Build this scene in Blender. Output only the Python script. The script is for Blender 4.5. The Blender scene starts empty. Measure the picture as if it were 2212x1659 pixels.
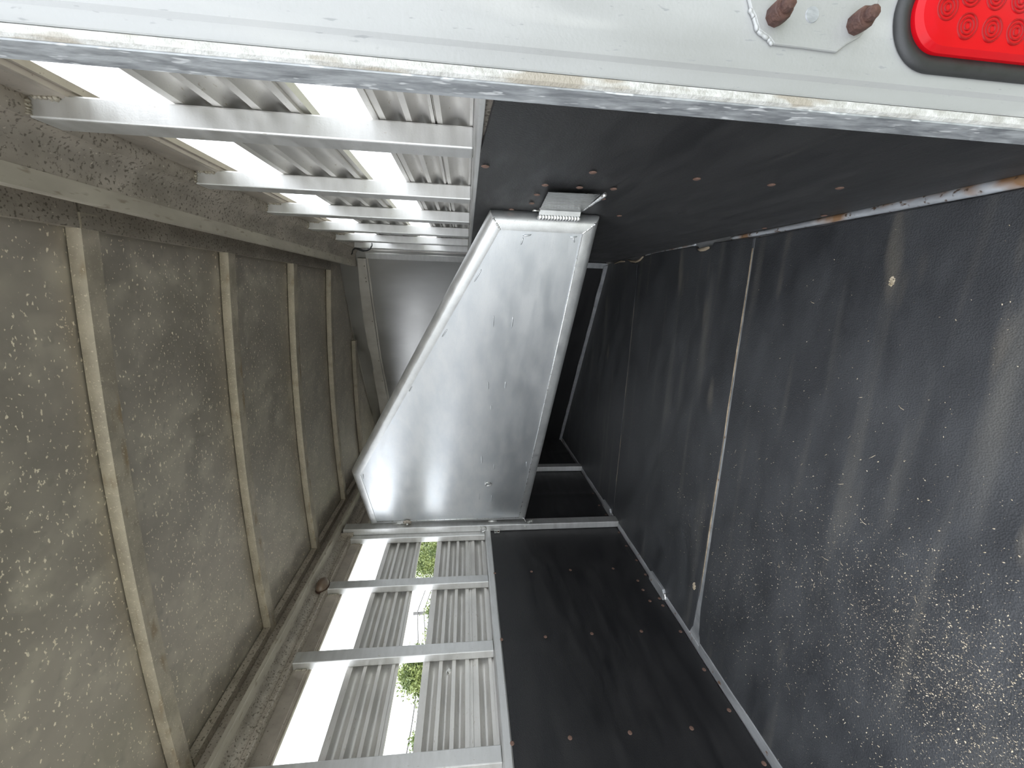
import bpy, math, random
from mathutils import Vector, Matrix
random.seed(7)
SC = bpy.context.scene
COL = SC.collection

# ------------------------------------------------------------------ camera
CAMZ = 1.108
cd = bpy.data.cameras.new('camera'); cam = bpy.data.objects.new('camera', cd); COL.objects.link(cam)
cd.sensor_fit = 'HORIZONTAL'; cd.sensor_width = 36.0; cd.lens = 36.0 * 889.76 / 2212.0
cd.clip_start = 0.01; cd.clip_end = 500
ix = Vector((.03155501, -.10767377, -.99368538)); iy = Vector((-.97637029, -.21597051, -.00760302)); fw = Vector((-.21378809, .97044479, -.11194442))
cam.matrix_world = Matrix(((ix.x, -iy.x, -fw.x, 0), (ix.y, -iy.y, -fw.y, 0), (ix.z, -iy.z, -fw.z, CAMZ), (0, 0, 0, 1)))
SC.camera = cam

# ------------------------------------------------------------------ overcast sky, exposure
W = bpy.data.worlds.new('overcast_sky'); SC.world = W; W.use_nodes = True
wt = W.node_tree; bg = wt.nodes['Background']
bg.inputs['Color'].default_value = (.90, .945, 1.0, 1); bg.inputs['Strength'].default_value = 1.0
SC.view_settings.view_transform = 'Standard'; SC.view_settings.look = 'None'
SC.view_settings.exposure = 2.05; SC.view_settings.gamma = 1.0
SC.view_settings.use_curve_mapping = False
SC.cycles.max_bounces = 7; SC.cycles.diffuse_bounces = 4; SC.cycles.glossy_bounces = 4
SC.cycles.use_adaptive_sampling = True; SC.cycles.adaptive_threshold = .06
SC.cycles.caustics_reflective = True; SC.cycles.blur_glossy = .5

# ------------------------------------------------------------------ materials
def material(name, c1, c2=None, metallic=0., r1=.5, r2=None, scale=8., stretch=(1, 1, 1), detail=3., lo=.35, hi=.65,
             specks=(), bump=0., bscale=60., bstretch=(1, 1, 1), bkind='noise', spec=.5, coat=0., sheen=0.):
    """c1/c2: two tones of the surface mixed by noise; specks: (colour, scale, threshold, softness, stretch) wear spots"""
    m = bpy.data.materials.new(name); m.use_nodes = True
    t = m.node_tree; N = t.nodes; L = t.links; b = N['Principled BSDF']
    co = N.new('ShaderNodeTexCoord').outputs['Object']
    def noise(sc, st, det=6., rough=.6):
        mp = N.new('ShaderNodeMapping'); mp.inputs['Scale'].default_value = st; L.new(co, mp.inputs['Vector'])
        n = N.new('ShaderNodeTexNoise'); n.inputs['Scale'].default_value = sc; n.inputs['Detail'].default_value = det
        n.inputs['Roughness'].default_value = rough; L.new(mp.outputs[0], n.inputs['Vector']); return n.outputs['Fac']
    def ramp(fac, a, bb):
        mr = N.new('ShaderNodeMapRange'); mr.inputs[1].default_value = a; mr.inputs[2].default_value = bb; L.new(fac, mr.inputs[0]); return mr.outputs[0]
    def mix(fac, a, bb):
        x = N.new('ShaderNodeMix'); x.data_type = 'RGBA'
        if fac is not None: L.new(fac, x.inputs[0])
        for v, s in ((a, x.inputs[6]), (bb, x.inputs[7])):
            if isinstance(v, tuple): s.default_value = (*v, 1)
            else: L.new(v, s)
        return x.outputs[2]
    c2 = c2 or c1; r2 = r1 if r2 is None else r2
    f = ramp(noise(scale, stretch, detail), lo, hi)
    colr = mix(f, tuple(c1), tuple(c2))
    mr = N.new('ShaderNodeMapRange'); L.new(f, mr.inputs[0]); mr.inputs[3].default_value = r1; mr.inputs[4].default_value = r2
    L.new(mr.outputs[0], b.inputs['Roughness'])
    b.inputs['Metallic'].default_value = metallic
    met = None
    for (sc_, s_, th, soft, st_) in specks:
        k = ramp(noise(s_, st_, 2., .5), th, th + soft)
        colr = mix(k, colr, tuple(sc_))
        if metallic > 0:
            mm = N.new('ShaderNodeMath'); mm.operation = 'MULTIPLY_ADD'; L.new(k, mm.inputs[0]); mm.inputs[1].default_value = -.7 * metallic
            if met is None: mm.inputs[2].default_value = metallic
            else: L.new(met, mm.inputs[2])
            mm.use_clamp = True; met = mm.outputs[0]
    if met is not None: L.new(met, b.inputs['Metallic'])
    L.new(colr, b.inputs['Base Color'])
    b.inputs['Specular IOR Level'].default_value = spec; b.inputs['Coat Weight'].default_value = coat; b.inputs['Sheen Weight'].default_value = sheen; b.inputs['Sheen Roughness'].default_value = .4
    if bump:
        if bkind == 'voronoi':
            mp = N.new('ShaderNodeMapping'); mp.inputs['Scale'].default_value = bstretch; L.new(co, mp.inputs['Vector'])
            v = N.new('ShaderNodeTexVoronoi'); v.inputs['Scale'].default_value = bscale; L.new(mp.outputs[0], v.inputs['Vector']); h = v.outputs['Distance']
        else: h = noise(bscale, bstretch, 2.)
        bp = N.new('ShaderNodeBump'); bp.inputs['Strength'].default_value = bump; bp.inputs['Distance'].default_value = .002
        L.new(h, bp.inputs['Height']); L.new(bp.outputs[0], b.inputs['Normal'])
    return m
one = (1, 1, 1)
M = {}
M['post'] = material('aluminium_tube', (0.5634, 0.5591, 0.5463), (0.6487, 0.6444, 0.636),   .8, .42, .56, 9, (1, 1, 4), specks=(((0.4268, 0.3927, 0.3414), 190, .70, .06, (1, 1, .3)),), bump=.12, bscale=300)
M['slat'] = material('aluminium_slat', (0.57, 0.551, 0.5225), (0.6745, 0.6555, 0.627), .65, .40, .52, 14, (1, .3, 1), specks=(((0.4275, 0.3895, 0.3325), 170, .66, .10, (1, .3, 1)),), bump=.12, bscale=250)
M['rail'] = material('dull_aluminium_rail', (0.3493, 0.3078, 0.2633), (0.503, 0.4482, 0.3915), .5, .5, .62, 9, specks=(((0.1537, 0.1323, 0.108), 130, .56, .10, one), ((0.6148, 0.5535, 0.4725), 120, .68, .06, one)), bump=.25, bscale=140)
M['roof'] = material('weathered_roof_sheet', (0.4288, 0.3842, 0.3338), (0.5274, 0.4749, 0.4122), .55, .46, .56, 5., specks=(((0.6028, 0.5432, 0.4592), 12, .50, .35, one), ((0.9969, 0.8848, 0.728), 80, .64, .05, (1, 1.6, 1)), ((0.3593, 0.3248, 0.2856), 26, .60, .25, one)), bump=.15, bscale=40)
M['bow'] = material('weathered_roof_bow', (0.3912, 0.3427, 0.2835), (0.5347, 0.4725, 0.3906), .4, .52, .64, 14, specks=(((0.313, 0.2394, 0.1638), 9, .56, .15, (1, 3, 3)), ((0.6521, 0.5796, 0.4788), 170, .62, .08, one)), bump=.35, bscale=160)
M['flange'] = material('pale_dusty_flange', (0.3871, 0.3485, 0.2975), (0.5103, 0.4675, 0.3995), .3, .55, .65, 10, (1, .4, 1), specks=(((0.2903, 0.2465, 0.1955), 60, .60, .1, (1, .3, 1)),), bump=.2, bscale=120)
M['header'] = material('stained_header_sheet', (0.3633, 0.3213, 0.2808), (0.517, 0.4631, 0.405), .55, .44, .56, 8, specks=(((0.1816, 0.1485, 0.1215), 130, .67, .06, one),), bump=.12, bscale=90)
M['divider'] = material('brushed_aluminium_sheet', (0.6506, 0.6753, 0.6999), (0.7295, 0.7414, 0.7542), .85, .37, .45, 6, (1, 1, 3), specks=(((0.6112, 0.6211, 0.6211), 300, .62, .10, (1, 1, 3)),), bump=.10, bscale=110, bstretch=(.35, .35, 7))
M['divider_frame'] = material('rounded_aluminium_tube', (.64, .645, .645), (.73, .735, .73), .85, .38, .48, 20, specks=(((.54, .54, .52), 320, .62, .10, one),), bump=.10, bscale=300)
M['weld'] = material('weld_metal', (.66, .66, .65), (.80, .80, .80), .9, .25, .36, 60, bump=.4, bscale=200)
M['oldweld'] = material('weathered_weld', (.30, .265, .21), (.45, .415, .35), .5, .45, .6, 60, specks=(((.09, .07, .045), 90, .58, .08, one),), bump=.6, bscale=150)
M['rubber_wall'] = material('black_rubber_sheet', (0.01035, 0.01035, 0.01145), (0.01862, 0.01822, 0.0189), 0, .42, .58, 5, (1, .6, 3), specks=(((0.0414, 0.03864, 0.03588), 6, .66, .25, (1, .35, 5)),), bump=.45, bscale=260, spec=.4, sheen=.03)
M['rubber_mat'] = material('black_rubber_mat', (0.02772, 0.02904, 0.03234), (0.04752, 0.0495, 0.05346), 0, .42, .55, 3.2, (1, 2.5, 1), specks=(((0.099, 0.09504, 0.08712), 4.0, .56, .28, (.22, 3.0, 1)), ((0.1584, 0.1426, 0.1188), 4.5, .66, .2, (.4, 2, 1))), bump=.42, bscale=260, bkind='voronoi', spec=.5, sheen=.015)
M['galv'] = material('scuffed_aluminium_trim', (.36, .37, .38), (.50, .51, .52), .55, .4, .55, 25, (1, .3, 1), specks=(((.20, .12, .075), 30, .68, .06, one),), bump=.2, bscale=120)
M['rusty'] = material('rust_streaked_trim', (.34, .35, .37), (.50, .52, .55), .4, .45, .6, 22, (1, .5, 1), specks=(((.24, .135, .07), 16, .50, .16, (1, .6, 1)), ((.08, .05, .03), 60, .60, .08, one)), bump=.5, bscale=90)
M['frame'] = material('chalky_aluminium_extrusion', (0.2697, 0.2728, 0.2709), (0.3286, 0.3323, 0.3317), .3, .45, .58, 6, (2, 2, .35), specks=(((0.2232, 0.2294, 0.2325), 260, .68, .06, (1, 1, .25)), ((0.3472, 0.3472, 0.341), 9, .58, .2, (3, 3, .5))), bump=.10, bscale=200)
M['jamb'] = material('worn_aluminium_jamb', (.215, .225, .24), (.40, .415, .43), .35, .42, .58, 90, (1, 1, .3), specks=(((.52, .53, .54), 140, .62, .06, (1, 1, .3)),), bump=.25, bscale=200, bstretch=(1, 1, .4))
M['guard'] = material('reflection_darkened_plate', (.30, .305, .305), (.36, .365, .36), .95, .24, .30, 30, (1, 4, .5), bump=.05, bscale=60)  # bare metal; base colour darkened to carry the black wall's reflection
M['jamb_edge'] = material('abraded_jamb_edge', (.335, .33, .31), (.49, .487, .476), .25, .5, .65, 120, (1, 1, .5), specks=(((.27, .245, .205), 55, .53, .08, (1, 1, .25)),), bump=.5, bscale=260)
M['bulkhead'] = material('smooth_aluminium_bulkhead', (.46, .455, .445), (.54, .535, .525), .85, .30, .36, 4, (1, 1, .4), bump=.06, bscale=8)
M['flashing'] = material('bent_aluminium_flashing', (0.598, 0.559, 0.507), (0.715, 0.676, 0.624), .6, .45, .55, 8, bump=.1, bscale=30)
M['rust'] = material('rusted_steel', (.045, .021, .017), (.10, .05, .036), .25, .6, .85, 70, specks=(((.62, .26, .07), 45, .71, .04, one),), bump=.9, bscale=160)
M['screw'] = material('brown_screw_head', (0.1575, 0.093, 0.0705), (0.255, 0.162, 0.1275), .35, .5, .65, 90, bump=.4, bscale=300)
M['grommet'] = material('black_rubber_grommet', (0.009075, 0.009487, 0.01031), (0.01485, 0.01526, 0.01609), 0, .45, .6, 40, bump=.1, bscale=200)
M['red'] = material('red_plastic_lens', (.36, .002, .006), (.42, .003, .008), 0, .2, .25, 8, spec=.18)
M['darkred'] = material('dark_red_plastic', (.20, .0012, .003), (.24, .0015, .004), 0, .3, .35, 8, spec=.2)
M['steel'] = material('zinc_plated_steel', (.55, .55, .53), (.74, .74, .72), .95, .25, .35, 60)
M['black'] = material('black_cable_sheath', (.012, .012, .012), (.02, .02, .02), 0, .5, .6, 30)
M['amber'] = material('brown_lamp_lens', (.13, .085, .06), (.19, .135, .10), .1, .3, .45, 20, coat=.4)
M['seal'] = material('dusty_joint', (.19, .145, .10), (.33, .27, .195), 0, .8, .9, 30, (1, .3, 1), bump=.7, bscale=90)
M['wood'] = material('pale_wood_shaving', (0.357, 0.2932, 0.1997), (0.51, 0.442, 0.34), 0, .8, .9, 40)
M['ground'] = material('gravel_yard', (.21, .20, .175), (.33, .31, .27), 0, .9, 1., 1.5, specks=(((.13, .17, .06), .5, .5, .1, one),), bump=.5, bscale=20)
M['leaf'] = material('tree_leaves', (0.08925, 0.1275, 0.0357), (0.255, 0.2995, 0.09563), 0, .5, .6, 2.5, lo=.4, hi=.6)
M['bark'] = material('grey_bark', (.10, .085, .065), (.19, .165, .13), 0, .85, .95, 12, bump=.8, bscale=30)
M['pole'] = material('weathered_pole', (0.11, 0.105, 0.1), (0.155, 0.15, 0.1425), 0, .8, .9, 6)
M['white'] = material('white_painted_metal', (.62, .62, .61), (.68, .68, .67), 0, .3, .4, 3, coat=.3)
M['glass'] = material('dark_window_glass', (.02, .025, .03), (.03, .035, .04), 0, .08, .1, 3)
M['tyre'] = material('tyre_rubber', (.02, .02, .02), (.03, .03, .03), 0, .7, .8, 9)

# ------------------------------------------------------------------ building helpers
WL = {}      # world location of every object built here (no parent is rotated)
def link(o, loc, parent=None):
    COL.objects.link(o); loc = Vector(loc); WL[o.name] = loc
    if parent is not None:
        o.parent = parent; o.location = loc - WL[parent.name]
    else: o.location = loc
    return o
def tag(o, label, cat, group=None, kind=None):
    o['label'] = label; o['category'] = cat
    if group: o['group'] = group
    if kind: o['kind'] = kind
    return o
def empty(name, loc, parent=None):
    e = bpy.data.objects.new(name, None); e.empty_display_size = .05; return link(e, loc, parent)
def mk(name, vf, mat, parent=None, smooth=False, bevel=0., angle=None):
    v, f = vf
    lo = [min(p[i] for p in v) for i in range(3)]; hi = [max(p[i] for p in v) for i in range(3)]
    o0 = Vector(((lo[0] + hi[0]) / 2, (lo[1] + hi[1]) / 2, lo[2]))
    me = bpy.data.meshes.new(name); me.from_pydata([tuple(Vector(p) - o0) for p in v], [], f); me.update()
    import bmesh
    bm = bmesh.new(); bm.from_mesh(me); bmesh.ops.recalc_face_normals(bm, faces=bm.faces); bm.to_mesh(me); bm.free()
    me.materials.append(mat)
    if smooth:
        me.polygons.foreach_set('use_smooth', [True] * len(me.polygons))
        if angle: me.set_sharp_from_angle(angle=math.radians(angle))
    o = bpy.data.objects.new(name, me); link(o, o0, parent)
    if bevel:
        b = o.modifiers.new('bevel', 'BEVEL'); b.width = bevel; b.segments = 2; b.limit_method = 'ANGLE'
    return o
def dup(o, off, parent=None):
    c = o.copy(); return link(c, WL[o.name] + Vector(off), parent if parent is not None else o.parent)
def box(x0, x1, y0, y1, z0, z1):
    v = [(x, y, z) for z in (z0, z1) for y in (y0, y1) for x in (x0, x1)]
    return v, [(0, 2, 3, 1), (4, 5, 7, 6), (0, 1, 5, 4), (2, 6, 7, 3), (0, 4, 6, 2), (1, 3, 7, 5)]
def join(*parts):
    V, F = [], []
    for v, f in parts:
        k = len(V); V += list(v); F += [tuple(i + k for i in q) for q in f]
    return V, F
def prism(pts, fn, a, b):
    """closed polygon pts (p,q) swept from a to b; fn(p,q,t) gives the 3-D point"""
    n = len(pts); v = [fn(p, q, a) for p, q in pts] + [fn(p, q, b) for p, q in pts]
    f = [(i, (i + 1) % n, n + (i + 1) % n, n + i) for i in range(n)] + [tuple(range(n)), tuple(range(2 * n - 1, n - 1, -1))]
    return v, f
alongY = lambda p, q, t: (p, t, q)      # profile (x,z) swept along y
alongZ = lambda p, q, t: (p, q, t)      # profile (x,y) swept along z
alongX = lambda p, q, t: (t, p, q)      # profile (y,z) swept along x
def sheet(fn, us, vs, th):
    """grid surface fn(u,v)->(point,normal) with thickness th"""
    V, F = [], []; nu, nv = len(us), len(vs)
    for s in (0, 1):
        for u in us:
            for w in vs:
                p, n = fn(u, w); V.append(tuple(Vector(p) + Vector(n) * th * s))
    idx = lambda s, i, j: s * nu * nv + i * nv + j
    for i in range(nu - 1):
        for j in range(nv - 1):
            F.append((idx(0, i, j), idx(0, i + 1, j), idx(0, i + 1, j + 1), idx(0, i, j + 1)))
            F.append((idx(1, i, j), idx(1, i, j + 1), idx(1, i + 1, j + 1), idx(1, i + 1, j)))
    for i in range(nu - 1):
        F.append((idx(0, i, 0), idx(1, i, 0), idx(1, i + 1, 0), idx(0, i + 1, 0))); F.append((idx(0, i, nv - 1), idx(0, i + 1, nv - 1), idx(1, i + 1, nv - 1), idx(1, i, nv - 1)))
    for j in range(nv - 1):
        F.append((idx(0, 0, j), idx(0, 0, j + 1), idx(1, 0, j + 1), idx(1, 0, j))); F.append((idx(0, nu - 1, j), idx(1, nu - 1, j), idx(1, nu - 1, j + 1), idx(0, nu - 1, j + 1)))
    return V, F
def tube(path, r, n=8, closed=False, rad=None):
    P = [Vector(p) for p in path]; V, F = [], []; m = len(P); up = None
    for i, p in enumerate(P):
        t = (P[(i + 1) % m] - P[i - 1]) if closed else (P[min(i + 1, m - 1)] - P[max(i - 1, 0)])
        t.normalize()
        if up is None: up = t.orthogonal().normalized()
        up = (up - t * up.dot(t)).normalized(); sd = t.cross(up)
        rr = rad[i] if rad else r
        V += [tuple(p + (up * math.cos(2 * math.pi * k / n) + sd * math.sin(2 * math.pi * k / n)) * rr) for k in range(n)]
    for i in range(m if closed else m - 1):
        for k in range(n):
            F.append((i * n + k, i * n + (k + 1) % n, ((i + 1) % m) * n + (k + 1) % n, ((i + 1) % m) * n + k))
    if not closed: F += [tuple(range(n - 1, -1, -1)), tuple(range((m - 1) * n, m * n))]
    return V, F
def lathe(prof, base, axis, n=16):
    """(radius, height) profile turned about axis at base"""
    a = Vector(axis).normalized(); u = a.orthogonal().normalized(); w = a.cross(u); b = Vector(base); V, F = [], []
    for r, h in prof: V += [tuple(b + a * h + (u * math.cos(2 * math.pi * k / n) + w * math.sin(2 * math.pi * k / n)) * max(r, 1e-5)) for k in range(n)]
    for i in range(len(prof) - 1):
        for k in range(n): F.append((i * n + k, i * n + (k + 1) % n, (i + 1) * n + (k + 1) % n, (i + 1) * n + k))
    F += [tuple(range(n - 1, -1, -1)), tuple(range((len(prof) - 1) * n, len(prof) * n))]
    return V, F
def bead(a, b, r, lumps, jit=.25):
    a, b = Vector(a), Vector(b); n = lumps * 4 + 1
    path = [a.lerp(b, i / (n - 1)) for i in range(n)]
    return tube(path, r, 7, rad=[r * (.72 + .28 * abs(math.sin(math.pi * i / 4))) * (1 + random.uniform(-jit, jit) * .5) for i in range(n)])

# ------------------------------------------------------------------ outside ground
g = mk('ground', box(-150, 150, -150, 150, -.62, -.55), M['ground']); tag(g, 'gravel yard on which the trailer stands', 'ground', kind='structure')

# ------------------------------------------------------------------ sizes of the trailer (metres; camera stands at the rear right corner)
YR = .49
FP = Vector((.275, 3.217, 0)); FD = Vector((-.8507, .5257, 0)); FN = Vector((-.5257, -.8507, 0))     # slanting front bulkhead: start, along, towards the rear
def fp(s, z, off=0.): return tuple(FP + FD * s + FN * off + Vector((0, 0, z)))
FL = 2.27
def yfront(x): return FP.y + (FP.x - x) * .5257 / .8507
roofz = lambda x: 2.032 + .03 * (1 - ((x + .68) / .86) ** 2)

# ================================================================== floor
fl = mk('floor', prism([(-1.68, YR), (.34, YR), (.34, yfront(.34)), (-1.68, yfront(-1.68))], alongZ, -.06, 0.), M['galv'])
tag(fl, 'trailer floor covered with black rubber mats', 'floor', kind='structure')
def wob(a, b, n, amp):
    out = []
    for i in range(n):
        t = i / n; out.append((a[0] + (b[0] - a[0]) * t + (random.uniform(-amp, amp) if i else 0), a[1] + (b[1] - a[1]) * t + (random.uniform(-amp, amp) if i else 0)))
    return out
def floormat(loop): return mk('rubber_mat', prism(loop, alongZ, .001, .02), M['rubber_mat'], fl, bevel=.003)
floormat(wob((-1.572, .5), (.236, .5), 2, 0) + wob((.236, .5), (.236, 1.5385), 10, .002) + wob((.236, 1.5375), (-1.40, 1.5315), 14, .0012) + wob((-1.40, 1.5315), (-1.52, 1.518), 3, .001) + wob((-1.52, 1.518), (-1.572, 1.49), 3, .001) + wob((-1.572, 1.49), (-1.572, .5), 6, .002))
floormat(wob((-1.578, 1.590), (-1.52, 1.566), 3, .001) + wob((-1.52, 1.566), (-1.2, 1.5545), 4, .001) + wob((-1.2, 1.5545), (.238, 1.5450), 12, .0012) + [(.238, 1.545)]
         + [(.245, 1.70), (.250, 1.812), (.228, 1.835), (.222, 1.90), (.226, 1.94), (.250, 1.965), (.256, 2.2), (.259, 2.40), (.252, 2.52), (.246, 2.57), (.226, 2.60), (.222, 2.622)]
         + wob((.222, 2.622), (-1.572, 2.66), 14, .002) + wob((-1.572, 2.66), (-1.578, 1.585), 5, .003))
floormat(wob((-1.572, 2.667), (.220, 2.629), 14, .002) + [(.216, 2.66), (.222, 2.72), (.240, 2.80), (.247, 2.9), (.238, 3.0), (.248, 3.1), (.247, yfront(.247) - .03)] + wob((.246, yfront(.246) - .032), (-1.56, yfront(-1.56) - .032), 8, .003) + wob((-1.565, yfront(-1.565) - .032), (-1.572, 2.667), 5, .003))
# joint strips and dusty filling
mk('joint_strip', prism([(-1.575, 1.50), (-1.50, 1.520), (-1.40, 1.530), (-.6, 1.5330), (.236, 1.536), (.236, 1.5400), (-.6, 1.544), (-1.2, 1.5475), (-1.50, 1.566), (-1.575, 1.592)], alongZ, .0005, .0188), M['galv'], fl)
mk('joint_dust', tube([(.2 - 1.55 * i / 24, 1.5450 + .0075 * i / 24 + random.uniform(-.001, .001), .0180) for i in range(25)], .004, 6, rad=[random.uniform(.0010, .0042) for _ in range(25)]), M['seal'], fl, True)
mk('joint_dust', tube([(.2 - 1.7 * i / 24, 2.627 + .039 * i / 24 + random.uniform(-.001, .001), .0150) for i in range(25)], .003, 6, rad=[random.uniform(.0008, .0042) for _ in range(25)]), M['seal'], fl, True)
# aluminium edging along the left side of the floor, in lengths with two wider cover plates
def edging(y0, y1, x0, x1, z1, mat=M['galv']):
    n = max(3, int((y1 - y0) / .08)); a = [(x1 + random.uniform(-.0025, .0025), y0 + (y1 - y0) * i / n) for i in range(n + 1)]
    return mk('floor_edging', prism([(x0, y0)] + a + [(x0, y1)], alongZ, 0., z1), mat, fl, bevel=.003)
edging(.5, 1.50, -1.605, -1.556, .024); edging(1.50, 1.835, -1.605, -1.568, .023); edging(2.01, 2.545, -1.605, -1.566, .024)
edging(2.605, 3.50, -1.605, -1.568, .024); edging(3.555, yfront(-1.6) - .05, -1.605, -1.572, .024)
for y0, y1 in ((1.835, 2.01), (2.69, 2.86)):
    mk('cover_plate', prism([(-1.605, y0), (-1.562, y0), (-1.547, y0 + .015), (-1.547, y1 - .01), (-1.552, y1), (-1.605, y1)], alongZ, 0., .034), M['galv'], fl, bevel=.003)
mk('weld_bead', bead((-1.585, 1.815, .028), (-1.56, 1.83, .028), .009, 3), M['weld'], fl, True)
# rusty rounded edging on the right side, tapering where the mat rides over it
n = 40; path = [(.251 + .004 * max(0, (t - .75) * 4), .5 + 1.2 * t, .013 - .004 * t) for t in [i / n for i in range(n + 1)]]
mk('floor_edging', tube(path, .014, 10, rad=[(.0175 - .010 * (i / n)) * random.uniform(.95, 1.05) for i in range(n + 1)]), M['rusty'], fl, True)
mk('floor_edging', tube([(.259, 1.97 + .57 * i / 16, .013) for i in range(17)], .006, 8, rad=[random.uniform(.0045, .0065) for i in range(17)]), M['rusty'], fl, True)
mk('torn_mat_scrap', tube([(.232, 1.842, .021), (.229, 1.87, .022), (.229, 1.905, .022), (.233, 1.93, .021)], .009, 6, rad=[.006, .010, .009, .005]), M['seal'], fl, True)
mk('torn_mat_scrap', tube([(.250, 2.56, .02), (.235, 2.60, .022), (.228, 2.65, .023), (.236, 2.74, .022), (.248, 2.80, .021)], .008, 6, rad=[.005, .008, .009, .007, .004]), M['seal'], fl, True)
mk('torn_mat_scrap', tube([(.243, 2.86, .021), (.249, 2.95, .023), (.242, 3.06, .022)], .007, 6, rad=[.004, .007, .005]), M['seal'], fl, True)

# ================================================================== left wall
wl = mk('wall_left', box(-1.69, -1.665, YR, yfront(-1.68), -.06, .93), M['slat'])
tag(wl, 'left trailer wall, black rubber below and open aluminium slats above', 'wall', kind='structure')
yl_end = yfront(-1.6) - .02
for y0, y1 in ((YR, 2.575), (2.577, 3.527), (3.529, yl_end)):
    us = [y0 + (y1 - y0) * i / 40 for i in range(41)]; vs = [.03 + .918 * j / 14 for j in range(15)]
    def surf(y, z):
        bulge = .0035 * sum(math.exp(-((y - c) / .035) ** 2) for c in (1.17, 1.632, 2.104, 3.05, 3.97))
        return (-1.6025 + bulge + .0012 * math.sin(y * 5 + z * 3), y, z), (-1, 0, 0)
    mk('rubber_panel', sheet(surf, us, vs, .01), M['rubber_wall'], wl, True, angle=40)
mk('ledge_rail', prism([(-1.665, .93), (-1.598, .93), (-1.596, .936), (-1.596, .962), (-1.599, .968), (-1.665, .971)], alongY, YR, yl_end), M['post'], wl, bevel=.0015)
# slats: sections are (kind, length); r = flat ridge, f = round flute, l = edge lip, s = seam
def slat_profile(sec, z0, z1, xin, sgn, depth=.019):
    tot = sum(q for _, q in sec); k = (z0 - z1) / tot; z = z0; pts = []
    for kind, q in sec:
        h = q * k
        if kind == 'r': pts += [(0, z), (0, z - h)]
        elif kind == 'l': pts += [(.007, z), (.007, z - h)]
        elif kind == 's': pts += [(.004, z), (.004, z - h * .45), (.001, z - h * .5), (.004, z - h * .55), (.004, z - h)]
        else:
            pts += [(depth * math.sin(math.pi * i / 10) ** .75, z - h * i / 10) for i in range(0, 11)]
        z -= h
    outer = [(depth + .006, z1), (depth + .006, z0)]
    return [(xin + sgn * d, zz) for d, zz in pts + outer]
S3 = [('l', 7), ('r', 8), ('f', 26), ('r', 8), ('f', 26), ('r', 8), ('f', 26), ('r', 8), ('l', 7)]
def slat(sec, z0, z1, xin, sgn, y0, y1, par):
    return mk('slat', prism(slat_profile(sec, z0, z1, xin, sgn), alongY, y0, y1), M['slat'], par, True, angle=35)
slat(S3, 1.622, 1.398, -1.641, -1, YR, yl_end, wl)
sl2 = slat([('l', 8), ('r', 9), ('f', 24), ('r', 9), ('f', 24), ('r', 9), ('f', 24), ('r', 10), ('l', 4)], 1.290, 1.075, -1.641, -1, YR, yl_end, wl)
slat([('s', 9), ('r', 9), ('f', 26), ('r', 8), ('l', 6)], 1.0745, .969, -1.641, -1, YR, yl_end, wl)
mk('header_sheet', prism([(-1.634, 1.86), (-1.634, 1.792), (-1.638, 1.790), (-1.638, 1.786), (-1.648, 1.786), (-1.648, 1.779), (-1.664, 1.779), (-1.664, 1.86)], alongY, YR, yl_end), M['header'], wl)
def left_post(y): return mk('post', box(-1.64, -1.6, y, y + .06, .969, 1.850), M['post'], wl, bevel=.0035)
p0 = left_post(1.115)
for y in (.65, 1.579, 2.043, 2.507, 2.971, 3.435, 3.899): dup(p0, (0, y - 1.115, 0))
w0 = mk('weld_bead', bead((-1.6345, 1.111, 1.79), (-1.6345, 1.111, 1.838), .0055, 4), M['oldweld'], wl, True)
for y in (1.579, 2.043, 2.507): dup(w0, (0, y - 1.115, 0))
# long hinge posts standing in front of the wall, with a flange folded back along the wall
def hinge_post(y, z1):
    prof = [(-1.599, y), (-1.557, y), (-1.555, y + .004), (-1.555, y + .070), (-1.558, y + .075), (-1.599, y + .075)]
    return mk('hinge_post', prism(prof, alongZ, .0, z1), M['post'], wl, bevel=.002)
hinge_post(2.549, 1.905); hinge_post(3.50, 1.905)
mk('top_clip', box(-1.612, -1.575, 2.535, 2.549, 1.838, 1.915), M['rail'], wl, bevel=.002)
# top rail of the left side
prof = [(-1.585, 2.034), (-1.585, 1.934), (-1.525, 1.934), (-1.522, 1.930), (-1.522, 1.922), (-1.525, 1.919), (-1.565, 1.918), (-1.586, 1.914), (-1.600, 1.903), (-1.607, 1.890), (-1.608, 1.876), (-1.600, 1.874), (-1.597, 1.870), (-1.597, 1.853), (-1.600, 1.849), (-1.668, 1.847), (-1.668, 2.034)]
mk('top_rail', prism(prof, alongY, YR, yfront(-1.6) - .02), M['rail'], wl, True, angle=30)
mk('rail_flange', prism([(-1.5215, 1.935), (-1.5215, 1.919), (-1.524, 1.9165), (-1.566, 1.9155), (-1.566, 1.9175), (-1.526, 1.9185), (-1.5235, 1.921), (-1.5235, 1.935)], alongY, YR, yfront(-1.5) - .02), M['flange'], wl)
# screws in the rubber
sc_l = mk('screw', lathe([(.0085, 0), (.0085, .0012), (.006, .0026), (.0025, .0022)], (-1.601, 2.483, .038), (1, 0, 0), 10), M['screw'], wl, True, angle=40)
base = WL[sc_l.name].copy()
for y, z in [(2.326, .046), (2.176, .039), (2.041, .04), (1.993, .107), (1.916, .109), (1.831, .107), (1.846, .045), (1.793, .052), (1.616, .047), (1.632, .241), (1.636, .49), (1.634, .719), (2.103, .216), (2.106, .479), (2.108, .713), (2.107, .930), (1.408, .047), (1.225, .05), (1.032, .045), (1.168, .241), (1.172, .484), (1.173, .714), (1.172, .93), (2.72, .05), (2.86, .06), (3.05, .05), (1.634, .93)]:
    bl = .0035 * sum(math.exp(-((y - c) / .035) ** 2) for c in (1.17, 1.632, 2.104, 3.05))
    dup(sc_l, (bl, y - 2.483, z - .038))
bt = empty('bolt', (-1.659, 1.5387, 1.1717), wl)
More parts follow.
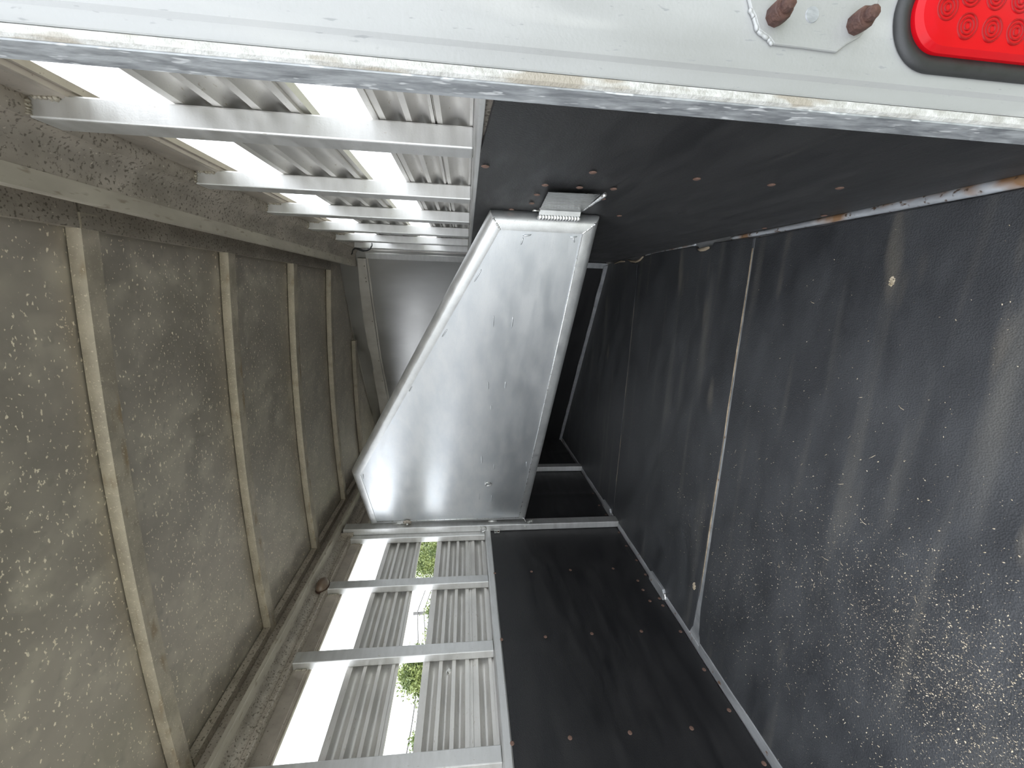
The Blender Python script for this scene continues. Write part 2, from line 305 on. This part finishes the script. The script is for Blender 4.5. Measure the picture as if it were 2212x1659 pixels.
mk('washer', lathe([(.013, 0), (.013, .002)], (-1.659, 1.5387, 1.1717), (1, 0, 0), 14), M['steel'], bt); mk('nut', lathe([(.009, 0), (.009, .008)], (-1.657, 1.5387, 1.1717), (1, 0, 0), 6), M['steel'], bt); mk('thread', lathe([(.005, 0), (.005, .014), (.003, .015)], (-1.655, 1.5387, 1.1717), (1, 0, 0), 10), M['steel'], bt, True)

# ================================================================== right wall
yr_end = 3.24
wr = mk('wall_right', box(.34, .362, YR, 3.23, -.06, 1.10), M['slat'])
tag(wr, 'right trailer wall, black rubber below and open aluminium slats above', 'wall', kind='structure')
us = [YR + (yr_end - YR) * i / 60 for i in range(61)]; vs = [j / 14 for j in range(15)]
def surf(y, t):
    top = 1.0825 if y > .86 else 1.0825 - .013 * min(1, (.86 - y) / .25)
    z = .022 + (top - .022) * t
    return (.2605 - .0025 * sum(math.exp(-((y - c) / .03) ** 2) for c in (.925, 1.37, 1.80, 2.23)) * (1 - abs(t - .5)) + .0015 * math.sin(4 * y + 5 * t) - (.006 * t ** 8 if y < .86 else 0), y, z), (1, 0, 0)
mk('rubber_panel', sheet(surf, us, vs, .011), M['rubber_wall'], wr, True, angle=40)
mk('backing_sheet', box(.276, .28, YR, 3.23, .0, 1.083), M['rail'], wr)
mk('ledge_rail', prism([(.262, 1.0825), (.262, 1.0915), (.266, 1.096), (.339, 1.0975), (.339, 1.0825)], alongY, YR, yr_end), M['post'], wr, bevel=.0012)
slat(S3, 1.648, 1.404, .3165, 1, YR, yr_end, wr)
slat([('l', 9), ('s', 6), ('r', 9), ('f', 30), ('r', 9), ('f', 30), ('r', 5)], 1.292, 1.170, .3165, 1, YR, yr_end, wr)
slat([('s', 2), ('r', 5), ('f', 26), ('r', 3)], 1.1695, 1.098, .3165, 1, YR, yr_end, wr)
mk('header_sheet', prism([(.309, 1.89), (.309, 1.812), (.312, 1.809), (.312, 1.804), (.322, 1.803), (.322, 1.796), (.336, 1.796), (.336, 1.89)], alongY, YR, yr_end), M['header'], wr)
q0 = mk('post', box(.275, .3155, .893, .955, 1.0965, 1.872), M['post'], wr, bevel=.0035)
for y in (.45 + .045, 1.350, 1.776, 2.203, 2.625, 3.045): dup(q0, (0, y - .893, 0))
for y in (.893, 1.350, 1.776, 2.203, 2.625):
    mk('weld_bead', bead((.3085, y - .003, 1.816), (.3085, y - .003, 1.86), .0052, 5, .8), M['oldweld'], wr, True)
    mk('weld_bead', bead((.306, y - .002, 1.868), (.279, y - .002, 1.871), .0055, 4, .9), M['oldweld'], wr, True)
prof = [(.206, 2.034), (.206, 1.934), (.165, 1.934), (.161, 1.930), (.161, 1.922), (.165, 1.919), (.199, 1.918), (.228, 1.914), (.252, 1.906), (.268, 1.893), (.275, 1.880), (.275, 1.873), (.284, 1.869), (.339, 1.867), (.339, 2.034)]
mk('top_rail', prism(prof, alongY, YR, yfront(.206) + .02), M['rail'], wr, True, angle=30)
mk('rail_flange', prism([(.1605, 1.935), (.1605, 1.919), (.163, 1.9165), (.200, 1.9155), (.200, 1.9175), (.165, 1.9185), (.1625, 1.921), (.1625, 1.935)], alongY, YR, yfront(.17) + .0), M['flange'], wr)
sc_r = mk('screw', lathe([(.0085, 0), (.0085, .0012), (.006, .0026), (.0025, .0022)], (.2575, .935, 1.071), (-1, 0, 0), 10), M['screw'], wr, True, angle=40)
for y, z in [(.927, .843), (1.053, .922), (1.055, .837), (1.048, .754), (1.154, .925), (1.156, .746), (1.262, .922), (1.249, .754), (.926, .61), (.923, .268), (1.371, .619), (1.364, .97), (1.20, .05), (1.45, .052), (.93, .43)]:
    dup(sc_r, (.0008 if y in (.926, .923) else 0, y - .935, z - 1.071))
bt = empty('bolt', (.334, 1.60, 1.2), wr)
mk('washer', lathe([(.013, 0), (.013, .002)], (.334, 1.60, 1.2), (-1, 0, 0), 14), M['steel'], bt); mk('nut', lathe([(.009, 0), (.009, .008)], (.332, 1.60, 1.2), (-1, 0, 0), 6), M['steel'], bt)

# ================================================================== ceiling
ce = mk('ceiling', prism([(-1.70, 2.072), (.36, 2.072), (.36, 2.085), (-1.70, 2.085)], alongY, YR, 4.6), M['slat'])
tag(ce, 'low arched trailer roof of weathered aluminium sheets on cross bows', 'ceiling', kind='structure')
bows = [1.12, 1.735, 2.345, 2.955, 3.565, 4.175]
edges = [YR] + [b + .03 for b in bows] + [4.56]
xs = [-1.59 + 1.80 * i / 28 for i in range(29)]
for i in range(7):
    y0, y1 = edges[i] + .0008, edges[i + 1] - .0008
    def surf(x, t): return (x, min(y0 + (y1 - y0) * t, max(y0, yfront(x) + .012)), roofz(x) + .004), (0, 0, 1)
    mk('roof_sheet', sheet(surf, [x for x in xs], [0, .25, .5, .75, 1], .002), M['roof'], ce, True, angle=40)
prof = [(0, .0), (0, -.024), (.004, -.030), (.052, -.030), (.056, -.026), (.056, 0)]
for b in bows[:5]:
    xs2 = [x for x in [-1.586 + 1.74 * i / 30 for i in range(31)] if yfront(x) > b + .07]
    if len(xs2) < 2: continue
    n = len(prof); V, F = [], []
    for x in xs2: V += [(x, b + p, roofz(x) + q) for p, q in prof]
    for i in range(len(xs2) - 1):
        for k in range(n): F.append((i * n + k, i * n + (k + 1) % n, (i + 1) * n + (k + 1) % n, (i + 1) * n + k))
    F += [tuple(range(n)), tuple(range(len(V) - 1, len(V) - n - 1, -1))]
    mk('roof_bow', (V, F), M['bow'], ce, True, angle=40)
    if b < 3: mk('edge_filler', box(.118, .203, b - .609 if b > 1.2 else YR, b - .001, 2.004, 2.030), M['rail'], ce)
    mk('edge_filler', box(-1.583, -1.548, b - .557 if b > 1.2 else YR, b - .001, 1.999, 2.030), M['rail'], ce)

# ================================================================== slanting front bulkhead
def fprism(poly, o0, o1): return prism(poly, lambda s, z, t: fp(s, z, t), o0, o1)
wf = mk('wall_front', fprism([(-.02, -.03), (FL + .02, -.03), (FL + .02, 2.07), (-.02, 2.07)], -.03, -.012), M['slat'])
tag(wf, 'slanting front bulkhead, smooth aluminium above black rubber', 'wall', kind='structure')
mk('bulkhead_sheet', fprism([(0, 1.02), (FL, 1.02), (FL, 2.05), (0, 2.05)], -.011, 0.), M['bulkhead'], wf)
mk('rubber_panel', fprism([(0, .03), (FL, .03), (FL, 1.0), (0, 1.0)], -.011, -.001), M['rubber_wall'], wf)
mk('ledge_rail', fprism([(.0, 1.0), (FL - .05, 1.0), (FL - .05, 1.02), (.0, 1.02)], -.011, .006), M['post'], wf)
mk('corner_trim', fprism([(.018, 1.02), (.062, 1.02), (.062, 1.84), (.018, 1.84)], .0005, .007), M['post'], wf, bevel=.001)
mk('corner_trim', fprism([(.022, .02), (.066, .02), (.066, 1.0), (.022, 1.0)], .0005, .010), M['galv'], wf, bevel=.002)
mk('floor_edging', fprism([(.03, .0)] + [(.04 + (FL - .12) * i / 30, .048 + random.uniform(-.003, .003)) for i in range(31)] + [(FL - .08, .0)], .011, .026), M['galv'], wf, bevel=.002)
top = [(2.2, 1.965), (1.75, 1.965), (1.5, 1.957), (1.2, 1.953), (1.15, 1.945), (.95, 1.945), (.9, 1.952), (.6, 1.945), (.3, 1.925), (.10, 1.905), (.06, 1.90)]
mk('flashing', fprism([(.06, 1.842), (.5, 1.858), (1.0, 1.872), (1.5, 1.868), (2.2, 1.858)] + top, .009, .012), M['flashing'], wf)
mk('flashing_lip', fprism([(.06, 1.826), (.5, 1.842), (1.0, 1.857), (1.5, 1.853), (2.2, 1.842), (2.2, 1.853), (1.5, 1.864), (1.0, 1.868), (.5, 1.853), (.06, 1.838)], .0005, .007), M['flashing'], wf)
for s, z in ((.12, 1.86), (.22, 1.868), (.25, 1.868), (.62, 1.876), (1.05, 1.884), (1.3, 1.884)):
    mk('rivet', lathe([(.005, 0), (.005, .002), (.002, .004)], fp(s, z, .012), FN, 8), M['rail'], wf, True)

# ================================================================== rear door frame (the camera stands just outside it)
dr = empty('door_1', (.3, .47, -.1)); tag(dr, 'rear right door post of pale aluminium with worn inner edge', 'door frame', kind='structure')
mk('frame_post', prism([(.2115, .489), (.2115, .4515), (.2135, .4525), (.2250, .4495), (.2285, .4458), (.234, .4445), (.46, .4440), (.46, .489)], alongZ, -.12, 2.12), M['frame'], dr, True, angle=25)
mk('worn_edge', prism([(.2012, .4535), (.2035, .4505), (.2100, .4502), (.2108, .4512), (.2108, .470), (.2012, .470)], alongZ, -.12, 2.12), M['jamb_edge'], dr)
mk('jamb', prism([(.1995, .4545), (.2012, .4545), (.2012, .470), (.2108, .470), (.2108, .4895), (.1995, .4895)], alongZ, -.12, 2.12), M['jamb'], dr)

# red tail light in a black grommet
TX, TZ, TY = .289, .570, .444
def oval(hl, hw, n=28):
    pts = []; k = hl - hw
    for i in range(n + 1): a = math.pi * i / n; pts.append((TX + hw * math.cos(a), TZ + k + hw * math.sin(a)))
    for i in range(n + 1): a = math.pi + math.pi * i / n; pts.append((TX + hw * math.cos(a), TZ - k + hw * math.sin(a)))
    return pts
def loft(rings):
    V, F = [], []
    for (hl, hw, y) in rings: V += [(p, y, q) for p, q in oval(hl, hw)]
    n = len(oval(1, .5))
    for i in range(len(rings) - 1):
        for k in range(n): F.append((i * n + k, i * n + (k + 1) % n, (i + 1) * n + (k + 1) % n, (i + 1) * n + k))
    F += [tuple(range(n)), tuple(range(len(V) - 1, len(V) - n - 1, -1))]
    return V, F
tl = empty('tail_light', (TX, TY, TZ - .11)); tag(tl, 'oval red tail light in a black rubber grommet on the door post', 'tail light')
mk('grommet', loft([(.110, .0500, TY - .0005), (.110, .0500, TY - .003), (.107, .047, TY - .0065), (.101, .041, TY - .0075), (.097, .037, TY - .005)]), M['grommet'], tl, True, angle=50)
ln = mk('lens', loft([(.096, .0355, TY - .001), (.0955, .035, TY - .009), (.092, .0315, TY - .0145), (.084, .0240, TY - .0160), (.082, .022, TY - .0165)]), M['red'], tl, True, angle=25)
diodes = [(TX, TZ + .069), (TX, TZ - .069)] + [(TX + sx * .0135, TZ + (i - 1.5) * .0285 + (.0 if sx < 0 else .003)) for sx in (-1, 1) for i in range(4)]
yy = TY - .0166
d0 = mk('reflector', join(*[lathe([(r, -.0004), (r + .0006, .0007), (r + .0015, .0007), (r + .0021, -.0004)], (diodes[0][0], yy, diodes[0][1]), (0, -1, 0), 24) for r in (.0024, .0062, .0098)]), M['darkred'], ln, True, angle=40)
for x, z in diodes[1:]: dup(d0, (x - diodes[0][0], 0, z - diodes[0][1]))

# hold-back plate with two rusted studs
pp = [(.34, .835), (.31, .846), (.2856, .8402), (.2779, .8365), (.2711, .8309), (.2602, .8251), (.2546, .8128), (.2498, .8074), (.2496, .7725), (.2489, .7374), (.2562, .7286), (.2644, .7143), (.2755, .708), (.2839, .7038), (.2988, .7018), (.34, .70)]
hp = empty('hinge_plate', (.295, .443, .70)); tag(hp, 'pale scalloped metal plate with two rusty studs on the door post', 'plate')
mk('plate', prism(pp, lambda p, q, t: (p, t, q), .4443, .4405), M['frame'], hp, bevel=.0015)
s0 = mk('stud', lathe([(.0098, 0), (.0102, .006), (.0098, .0125), (.0092, .0135), (.0062, .014), (.0066, .017), (.0056, .0215), (.003, .022)], (.2729, .4405, .8106), (0, -1, 0), 9), M['rust'], hp, True, angle=35)
dup(s0, (.0008, 0, -.087))
mk('plug', lathe([(.0072, 0), (.0068, .0008)], (.2777, .4405, .7716), (0, -1, 0), 16), M['jamb'], hp)
wv = []
for (a, b) in ((pp[3], pp[4]), (pp[4], pp[5]), (pp[5], pp[6]), (pp[6], pp[7])): wv.append(bead((a[0], .4425, a[1]), (b[0], .4425, b[1]), .0022, 2, .3))
mk('weld_bead', join(*wv), M['frame'], hp, True, angle=80)

# ================================================================== slanting stall divider
H = Vector((-1.549, 2.600, 0)); U = Vector((.82287, -.56823, 0)); NB = Vector((-.56823, -.82287, 0))   # hinge line, along, towards the rear
def dv(s, z, n=0.): return tuple(H + U * s + NB * n + Vector((0, 0, z)))
DV = tag(empty('stall_divider', dv(1.09, .682)), 'slanting five-sided aluminium stall divider with rounded tube frame', 'divider')
out = [(.004, .682), (2.178, .682), (2.178, 1.035), (.657, 1.742), (.004, 1.742)]
def inset(poly, ws):
    n = len(poly); ls = []
    for i in range(n):
        a = Vector(poly[i]); b = Vector(poly[(i + 1) % n]); d = (b - a).normalized(); nn = Vector((-d.y, d.x)); ls.append((a + nn * ws[i], d))
    res = []
    for i in range(n):
        p, d = ls[i - 1]; q, e = ls[i]; cr = d.x * e.y - d.y * e.x; t = ((q - p).x * e.y - (q - p).y * e.x) / cr; res.append(tuple(p + d * t))
    return res
full = [.050, .052, .052, .050, .034]
rings = []
for fr, dep in ((1., -.002), (.999, .0035), (.45, .006), (.28, .0035), (.14, -.003), (.04, -.012), (.0, -.022), (.04, -.032), (.14, -.041), (.3, -.046), (.999, -.047), (1., -.040)):
    rings.append((inset(out, [w * fr for w in full]), dep))
names = ['frame_tube'] * 5
for i in range(5):
    V, F = [], []; m = len(rings); j = (i + 1) % 5
    for poly, dep in rings: V.append(dv(*poly[i], dep))
    for poly, dep in rings: V.append(dv(*poly[j], dep))
    for k in range(m): F.append((k, (k + 1) % m, m + (k + 1) % m, m + k))
    F += [tuple(range(m)), tuple(range(2 * m - 1, m - 1, -1))]
    mk('frame_tube', (V, F), M['divider_frame'], DV, True, angle=50)
inn = inset(out, full)
pan = mk('panel_sheet', prism(inset(out, [w - .006 for w in full]), lambda s, z, t: dv(s, z, t), -.040, -.0005), M['divider'], DV)
for i in range(5):      # mitre welds
    o, q = rings[3][0][i], inn[i]
    r0 = .0035 if i in (2, 1) else .0022
    mk('mitre_weld', bead(dv(*o, .004), dv(*q, .003), r0, 6, .7), M['weld'] if i != 3 else M['post'], DV, True)
# fine weld line along lower edge and hinge edge, short weld marks from the ribs behind
mk('weld_line', tube([dv(*inn[0], .003), dv(*[(a + b) / 2 for a, b in zip(inn[0], inn[1])], .003), dv(*inn[1], .003)], .0022, 6), M['weld'], DV, True)
mk('weld_line', tube([dv(*inn[4], .003), dv(*[(a + b) / 2 for a, b in zip(inn[4], inn[0])], .003), dv(*inn[0], .003)], .0022, 6), M['weld'], DV, True)
ticks = [((2.102, .925), (2.076, .930)), ((2.109, .926), (2.113, .899)), ((2.112, .76), (2.093, .752)), ((2.112, .772), (2.114, .746)), ((1.927, 1.081), (1.978, 1.057)), ((1.781, 1.004), (1.726, 1.003)), ((1.779, .929), (1.724, .93)), ((1.669, 1.202), (1.71, 1.181)), ((1.412, 1.009), (1.362, 1.005)), ((1.413, .93), (1.369, .929)), ((.815, 1.018), (.739, 1.013)), ((.727, .944), (.673, .939)), ((.645, 1.677), (.59, 1.685)), ((1.378, 1.344), (1.344, 1.359)), ((1.248, .986), (1.217, .985)), ((.39, 1.019), (.305, 1.016)), ((.363, .939), (.282, .935)), ((.747, .76), (.697, .754))]
for a, b in ticks:
    a, b = Vector(a), Vector(b)
    mk('weld_mark', tube([dv(*a, -.001), dv(*a.lerp(b, .15), .0006), dv(*a.lerp(b, .85), .0006), dv(*b, -.001)], .002, 6, rad=[.001, .0028, .0028, .001]), M['divider'], DV, True)
# latch bracket at the right end: upright welded ear, guard plate running to the wall, rolled lower lip
E0, E1 = .755, .886
br = mk('latch_guard', sheet(lambda t, z: ((Vector(dv(2.203, z, .0165)).lerp(Vector((.2475, 1.078 if z > .8 else 1.070, .909 if z > .8 else .779)), t)), (.3, .1, 0)), [0, .5, 1], [E0, E1], .004), M['guard'], DV)
mk('welded_ear', prism([(2.174, E0), (2.209, E0), (2.209, E1), (2.174, E1)], lambda s, z, t: dv(s, z, t), .003, .016), M['divider_frame'], DV, bevel=.0012)
V, F = join(*[lathe([(.0100, -.004), (.0098, .001), (.0085, .0042), (.0048, .0062), (.0005, .0068)], dv(2.180, E0 + .005 + (E1 - E0 - .010) * i / 13, .0135), Vector(NB) + Vector((0, 0, .25)), 12) for i in range(14)])
mk('weld_bead', (V, F), M['weld'], DV, True)
a, b = Vector(dv(2.208, E0 - .003, .016)), Vector((.246, 1.062, .770))
mk('rolled_lip', tube([a.lerp(b, i / 10) for i in range(11)], .0055, 8, rad=[.0028 + .0034 * i / 10 + .0006 * math.sin(i * 1.7) for i in range(11)]), M['weld'], DV, True)
mk('latch_pin', tube([dv(2.2, .884, .014), dv(2.2, .908, .014)], .003, 8), M['steel'], DV, True)
# hinge pieces on the left end
mk('hinge_barrel', tube([dv(-.004, 1.52, .002), dv(-.004, 1.60, .002)], .009, 10), M['post'], DV, True)
mk('hinge_barrel', tube([dv(-.004, .885, .002), dv(-.004, .945, .002)], .009, 10), M['post'], DV, True)
lt = empty('paddle_latch', dv(.012, 1.47, .006), DV)
mk('latch_body', lathe([(.030, 0), (.030, .004), (.024, .010), (.010, .012)], dv(.022, 1.493, .004), NB, 18), M['rail'], lt, True, angle=40)
mk('latch_knob', lathe([(.010, 0), (.011, .008), (.004, .012)], dv(.022, 1.493, .015), NB, 12), M['steel'], lt, True)
mk('latch_tongue', prism([(.004, 1.51), (.022, 1.515), (.018, 1.56), (.0, 1.565)], lambda s, z, t: dv(s, z, t), .005, .012), M['steel'], lt, bevel=.001)
# tie rings
def tie_ring(c, nrm, side, label):
    c, nrm, side = Vector(c), Vector(nrm).normalized(), Vector(side).normalized(); dn = Vector((0, 0, -1))
    t = tag(empty('tie_ring', c), label, 'tie ring', 'tie rings')
    mk('base_strap', tube([c + nrm * .003 - side * .016 + dn * -.012, c + nrm * .007 - side * .004 + dn * -.012, c + nrm * .007 + side * .004 + dn * -.012, c + nrm * .003 + side * .016 + dn * -.012], .005, 8), M['steel'], t, True)
    pts = [c + nrm * .009 + side * (.019 * math.cos(a)) + dn * (-.010 + .034 * math.sin(a)) for a in [math.pi * i / 14 for i in range(15)]]
    mk('ring', tube(pts, .0034, 8, closed=True), M['steel'], t, True)
    mk('rivet', lathe([(.005, 0), (.004, .004)], c + nrm * .008 + dn * -.012, nrm, 10), M['steel'], t, True)
tie_ring(dv(.52, .972, .0), NB, U, 'small steel tie ring on the face of the stall divider')
tie_ring((-1.577, 2.549, .985), (0, -1, 0), (1, 0, 0), 'small steel tie ring on the left hinge post')
hk = tag(empty('snap_clip', (-1.59, 2.53, .87)), 'small bright bent clip below the tie ring on the left wall', 'clip')
mk('strap', join(box(-1.600, -1.596, 2.522, 2.548, .868, .905), box(-1.596, -1.578, 2.522, 2.526, .868, .905)), M['steel'], hk, bevel=.001)
mk('hole_rim', lathe([(.005, 0), (.005, .002)], (-1.587, 2.5222, .878), (0, -1, 0), 12), M['rust'], hk)
# coil spring between divider foot and hinge post
sp = tag(empty('coil_spring', (-1.55, 2.57, .65)), 'small coil spring at the foot of the divider hinge', 'spring')
a, b = Vector((-1.552, 2.568, .668)), Vector((-1.530, 2.55, .640)); ax = (b - a).normalized(); u1 = ax.orthogonal().normalized(); u2 = ax.cross(u1)
mk('coil', tube([a.lerp(b, i / 80) + (u1 * math.cos(i / 80 * 2 * math.pi * 5) + u2 * math.sin(i / 80 * 2 * math.pi * 5)) * .012 for i in range(81)], .0016, 6), M['steel'], sp, True)
mk('hook', tube([a, a + Vector((.012, -.008, .02)), dv(.03, .695, .006), dv(.035, .705, .006)], .0016, 6), M['steel'], sp, True)
mk('ball_end', lathe([(.001, -.006), (.005, -.004), (.0065, 0), (.005, .004), (.001, .006)], (-1.572, 2.546, .690), (0, -1, 0), 12), M['steel'], sp, True)

# marker lamp on the left top rail, cable at the front right corner
lm = tag(empty('marker_lamp', (-1.60, 2.06, 1.845)), 'brown dome marker lamp on the left roof rail', 'lamp')
c = Vector((-1.600, 2.065, 1.880)); V, F = [], []
for i in range(7):
    a = math.pi / 2 * i / 6
    for k in range(20): t = 2 * math.pi * k / 20; V.append((c.x + .042 * math.sin(a), c.y + .052 * math.cos(a) * math.cos(t) * .98 + .0005, c.z + .034 * math.cos(a) * math.sin(t)))
F = [(i * 20 + k, i * 20 + (k + 1) % 20, (i + 1) * 20 + (k + 1) % 20, (i + 1) * 20 + k) for i in range(6) for k in range(20)] + [tuple(range(20)), tuple(range(139, 119, -1))]
mk('dome', (V, F), M['amber'], lm, True)
V = [(c.x + x, c.y + .054 * math.cos(2 * math.pi * k / 24), c.z + .036 * math.sin(2 * math.pi * k / 24)) for x in (-.004, .004) for k in range(24)]
mk('bezel', (V, [(k, (k + 1) % 24, 24 + (k + 1) % 24, 24 + k) for k in range(24)] + [tuple(range(24)), tuple(range(47, 23, -1))]), M['rust'], lm)
cb = mk('cable', tube([(.225, 2.99, 1.876), (.228, 2.95, 1.862), (.250, 2.95, 1.856), (.262, 2.95, 1.842), (.257, 2.95, 1.818), (.250, 2.95, 1.790), (.252, 2.95, 1.766), (.262, 2.95, 1.745), (.284, 2.955, 1.733), (.300, 2.965, 1.735)], .0055, 8, rad=[.004, .004, .004, .0055, .008, .0085, .007, .005, .004, .004]), M['black'], None, True)
tag(cb, 'black electric cable looping at the front right roof corner', 'cable')

# ================================================================== wood shavings on the mats
V, F = [], []
cl = [(-.80, .58, .13, 2600), (-.80, .68, .12, 1300), (-.77, .84, .15, 1100), (-1.05, .70, .2, 700), (-.9, 1.0, .28, 1500), (-1.0, 1.2, .2, 700), (-.4, .85, .35, 260), (-1.2, 1.40, .17, 420), (-1.0, 1.75, .18, 300), (-.5, 1.2, .5, 300), (-.3, .8, .4, 160)]
for cx, cy, sg, cnt in cl:
    for _ in range(cnt):
        x, y = random.gauss(cx, sg), random.gauss(cy, sg)
        if not (-1.55 < x < .2 and .51 < y < 2.6) or abs(y - 1.545) < .03: continue
        l = random.choice((.0006, .0007, .0008, .0009, .001, .0012, .0016, .0022)) * random.uniform(.7, 1.3); w = l * random.uniform(.3, .7); a = random.uniform(0, math.pi); k = len(V); h = .0203
        ca, sa = math.cos(a), math.sin(a)
        V += [(x - ca * l, y - sa * l, h), (x + sa * w, y - ca * w, h), (x + ca * l, y + sa * l, h + l * .5), (x - sa * w, y + ca * w, h), (x, y, h + w)]
        F += [(k, k + 1, k + 4), (k + 1, k + 2, k + 4), (k + 2, k + 3, k + 4), (k + 3, k, k + 4)]
for (x, y, r) in ((.062, .98, .012), (-1.33, 1.60, .02)):
    for _ in range(70):
        a, q = random.uniform(0, 6.28), r * math.sqrt(random.random()); k = len(V); l = .002
        px, py = x + q * math.cos(a), y + q * math.sin(a) * .6
        V += [(px - l, py, .0203), (px, py - l, .0203), (px + l, py, .0203), (px, py + l, .0203), (px, py, .0235)]
        F += [(k, k + 1, k + 4), (k + 1, k + 2, k + 4), (k + 2, k + 3, k + 4), (k + 3, k, k + 4)]
for _ in range(46):      # a few longer splinters
    x, y, a, l = random.gauss(-.75, .35), abs(random.gauss(.85, .25)) + .2, random.uniform(0, math.pi), random.uniform(.004, .011)
    if not (-1.5 < x < .15 and .52 < y < 1.5): continue
    k = len(V); ca, sa = math.cos(a), math.sin(a); w = .0007
    V += [(x - ca * l - sa * w, y - sa * l + ca * w, .0203), (x - ca * l + sa * w, y - sa * l - ca * w, .0203), (x + sa * w, y - ca * w, .0222), (x - sa * w, y + ca * w, .0222), (x + ca * l + sa * w * .5 + sa * l * .2, y + sa * l - ca * l * .2, .0206), (x + ca * l - sa * w * .5 + sa * l * .2, y + sa * l - ca * l * .2 + w, .0206)]
    F += [(k, k + 1, k + 2, k + 3), (k + 3, k + 2, k + 4, k + 5)]
sh = mk('wood_shavings', (V, F), M['wood']); tag(sh, 'pale wood shavings scattered over the black floor mats', 'shavings', kind='stuff')

# ================================================================== trees, power pole, parked vehicle outside the left wall
def tree(name, c, r, h, nleaf, label, seed):
    rnd = random.Random(seed); t = tag(empty(name, (c[0], c[1], -.55)), label, 'tree', 'trees beyond the left wall')
    zc = h - r[2]
    mk('trunk', tube([(c[0], c[1], -.55), (c[0] + .1, c[1], zc * .5), (c[0], c[1] + .1, zc), (c[0], c[1], zc + r[2] * .6)], .15, 8, rad=[.22, .17, .12, .04]), M['bark'], t, True)
    blobs = []
    for i in range(16):
        a, e = rnd.uniform(0, 6.28), rnd.uniform(-.6, 1.); d = rnd.uniform(.45, .8)
        p = Vector((c[0] + r[0] * d * math.cos(a) * math.cos(e), c[1] + r[1] * d * math.sin(a) * math.cos(e), zc + r[2] * d * math.sin(e))); blobs.append(p)
        mk('branch', tube([(c[0], c[1], zc - r[2] * .4), Vector((c[0], c[1], zc - r[2] * .4)).lerp(p, .6) + Vector((0, 0, .1)), p], .04, 6, rad=[.07, .035, .012]), M['bark'], t, True)
    V, F = [], []; br_ = min(r) * .42
    for i in range(nleaf):
        b = rnd.choice(blobs); p = b + Vector((rnd.gauss(0, br_ * .55), rnd.gauss(0, br_ * .55), rnd.gauss(0, br_ * .5)))
        d = Vector((rnd.gauss(0, 1), rnd.gauss(0, 1), rnd.gauss(-.3, .7))).normalized(); s = d.orthogonal().normalized(); n_ = d.cross(s); l = rnd.uniform(.028, .05); k = len(V)
        V += [tuple(p - d * l), tuple(p + s * l * .45 + n_ * l * .15), tuple(p + d * l), tuple(p - s * l * .45 + n_ * l * .15)]
        F += [(k, k + 1, k + 2), (k, k + 2, k + 3)]
    me = bpy.data.meshes.new('foliage'); o0 = Vector((c[0], c[1], zc)); me.from_pydata([tuple(Vector(p) - o0) for p in V], [], F); me.materials.append(M['leaf'])
    o = bpy.data.objects.new('foliage', me); link(o, o0, t)
tree('leafy_tree', (-10.3, 15.3, 0), (1.3, 1.75, 1.9), 3.75, 42000, 'dense green tree beyond the gap beside the divider hinge', 1)
tree('leafy_tree', (-10.0, 9.15, 0), (.7, .72, 1.1), 2.98, 16000, 'light green tree beyond the gap nearest the rear', 2)
tree('leafy_tree', (-12.3, 13.6, 0), (.7, 1.6, .9), 2.72, 14000, 'low tree tops beyond the middle gap under the power wires', 3)
tree('leafy_tree', (-10.0, 7.5, 0), (.5, .45, .8), 2.5, 6000, 'small green tree top at the lower end of the rearmost gap', 4)
pl = tag(empty('utility_pole', (-25, 28.6, -.55)), 'slender grey power pole seen through the left wall gap', 'pole')
mk('pole', tube([(-25, 28.6, -.55), (-25, 28.6, 5.1)], .12, 8), M['pole'], pl, True)
mk('insulator', lathe([(.05, 0), (.07, .06), (.05, .14), (.02, .16)], (-25, 28.6, 4.95), (0, 0, 1), 8), M['pole'], pl, True)
for z, nm in ((4.75, 'upper power wire sagging from the grey pole'), (4.25, 'lower power wire sagging from the grey pole')):
    pts = []
    for i in range(41):
        t = (i - 20) / 20; pts.append((-24.8 - 2 * t, 28.6 + 18 * t, z - 1.0 * math.sin(math.pi * abs(t)) ** 1.1 * .8))
    w = mk('power_wire', tube(pts, .04, 5), M['pole'], None, True); tag(w, nm, 'wire', 'power wires')
vh = tag(empty('parked_vehicle', (-5.6, 1.6, -.55)), 'white vehicle roof edge outside the rearmost left gap', 'vehicle')
mk('body', prism([(-2.6, -.2), (3.3, -.2), (3.45, .3), (3.42, 1.0), (3.40, 1.50), (3.36, 1.58), (3.2, 1.625), (2.8, 1.64), (-2.4, 1.64), (-2.58, 1.58), (-2.65, 1.0)], alongX, -6.5, -4.5), M['white'], vh, bevel=.06)
for y in (-1.6, 2.2):
    for x in (-6.45, -4.75): mk('wheel', lathe([(.1, 0), (.28, 0), (.33, .03), (.33, .17), (.28, .2), (.1, .2)], (x, y, -.22), (1, 0, 0), 20), M['tyre'], vh, True, angle=40)
for y in (-1.4, .6): mk('window', box(-4.502, -4.492, y, y + 1.3, .75, 1.25), M['glass'], vh, bevel=.003)
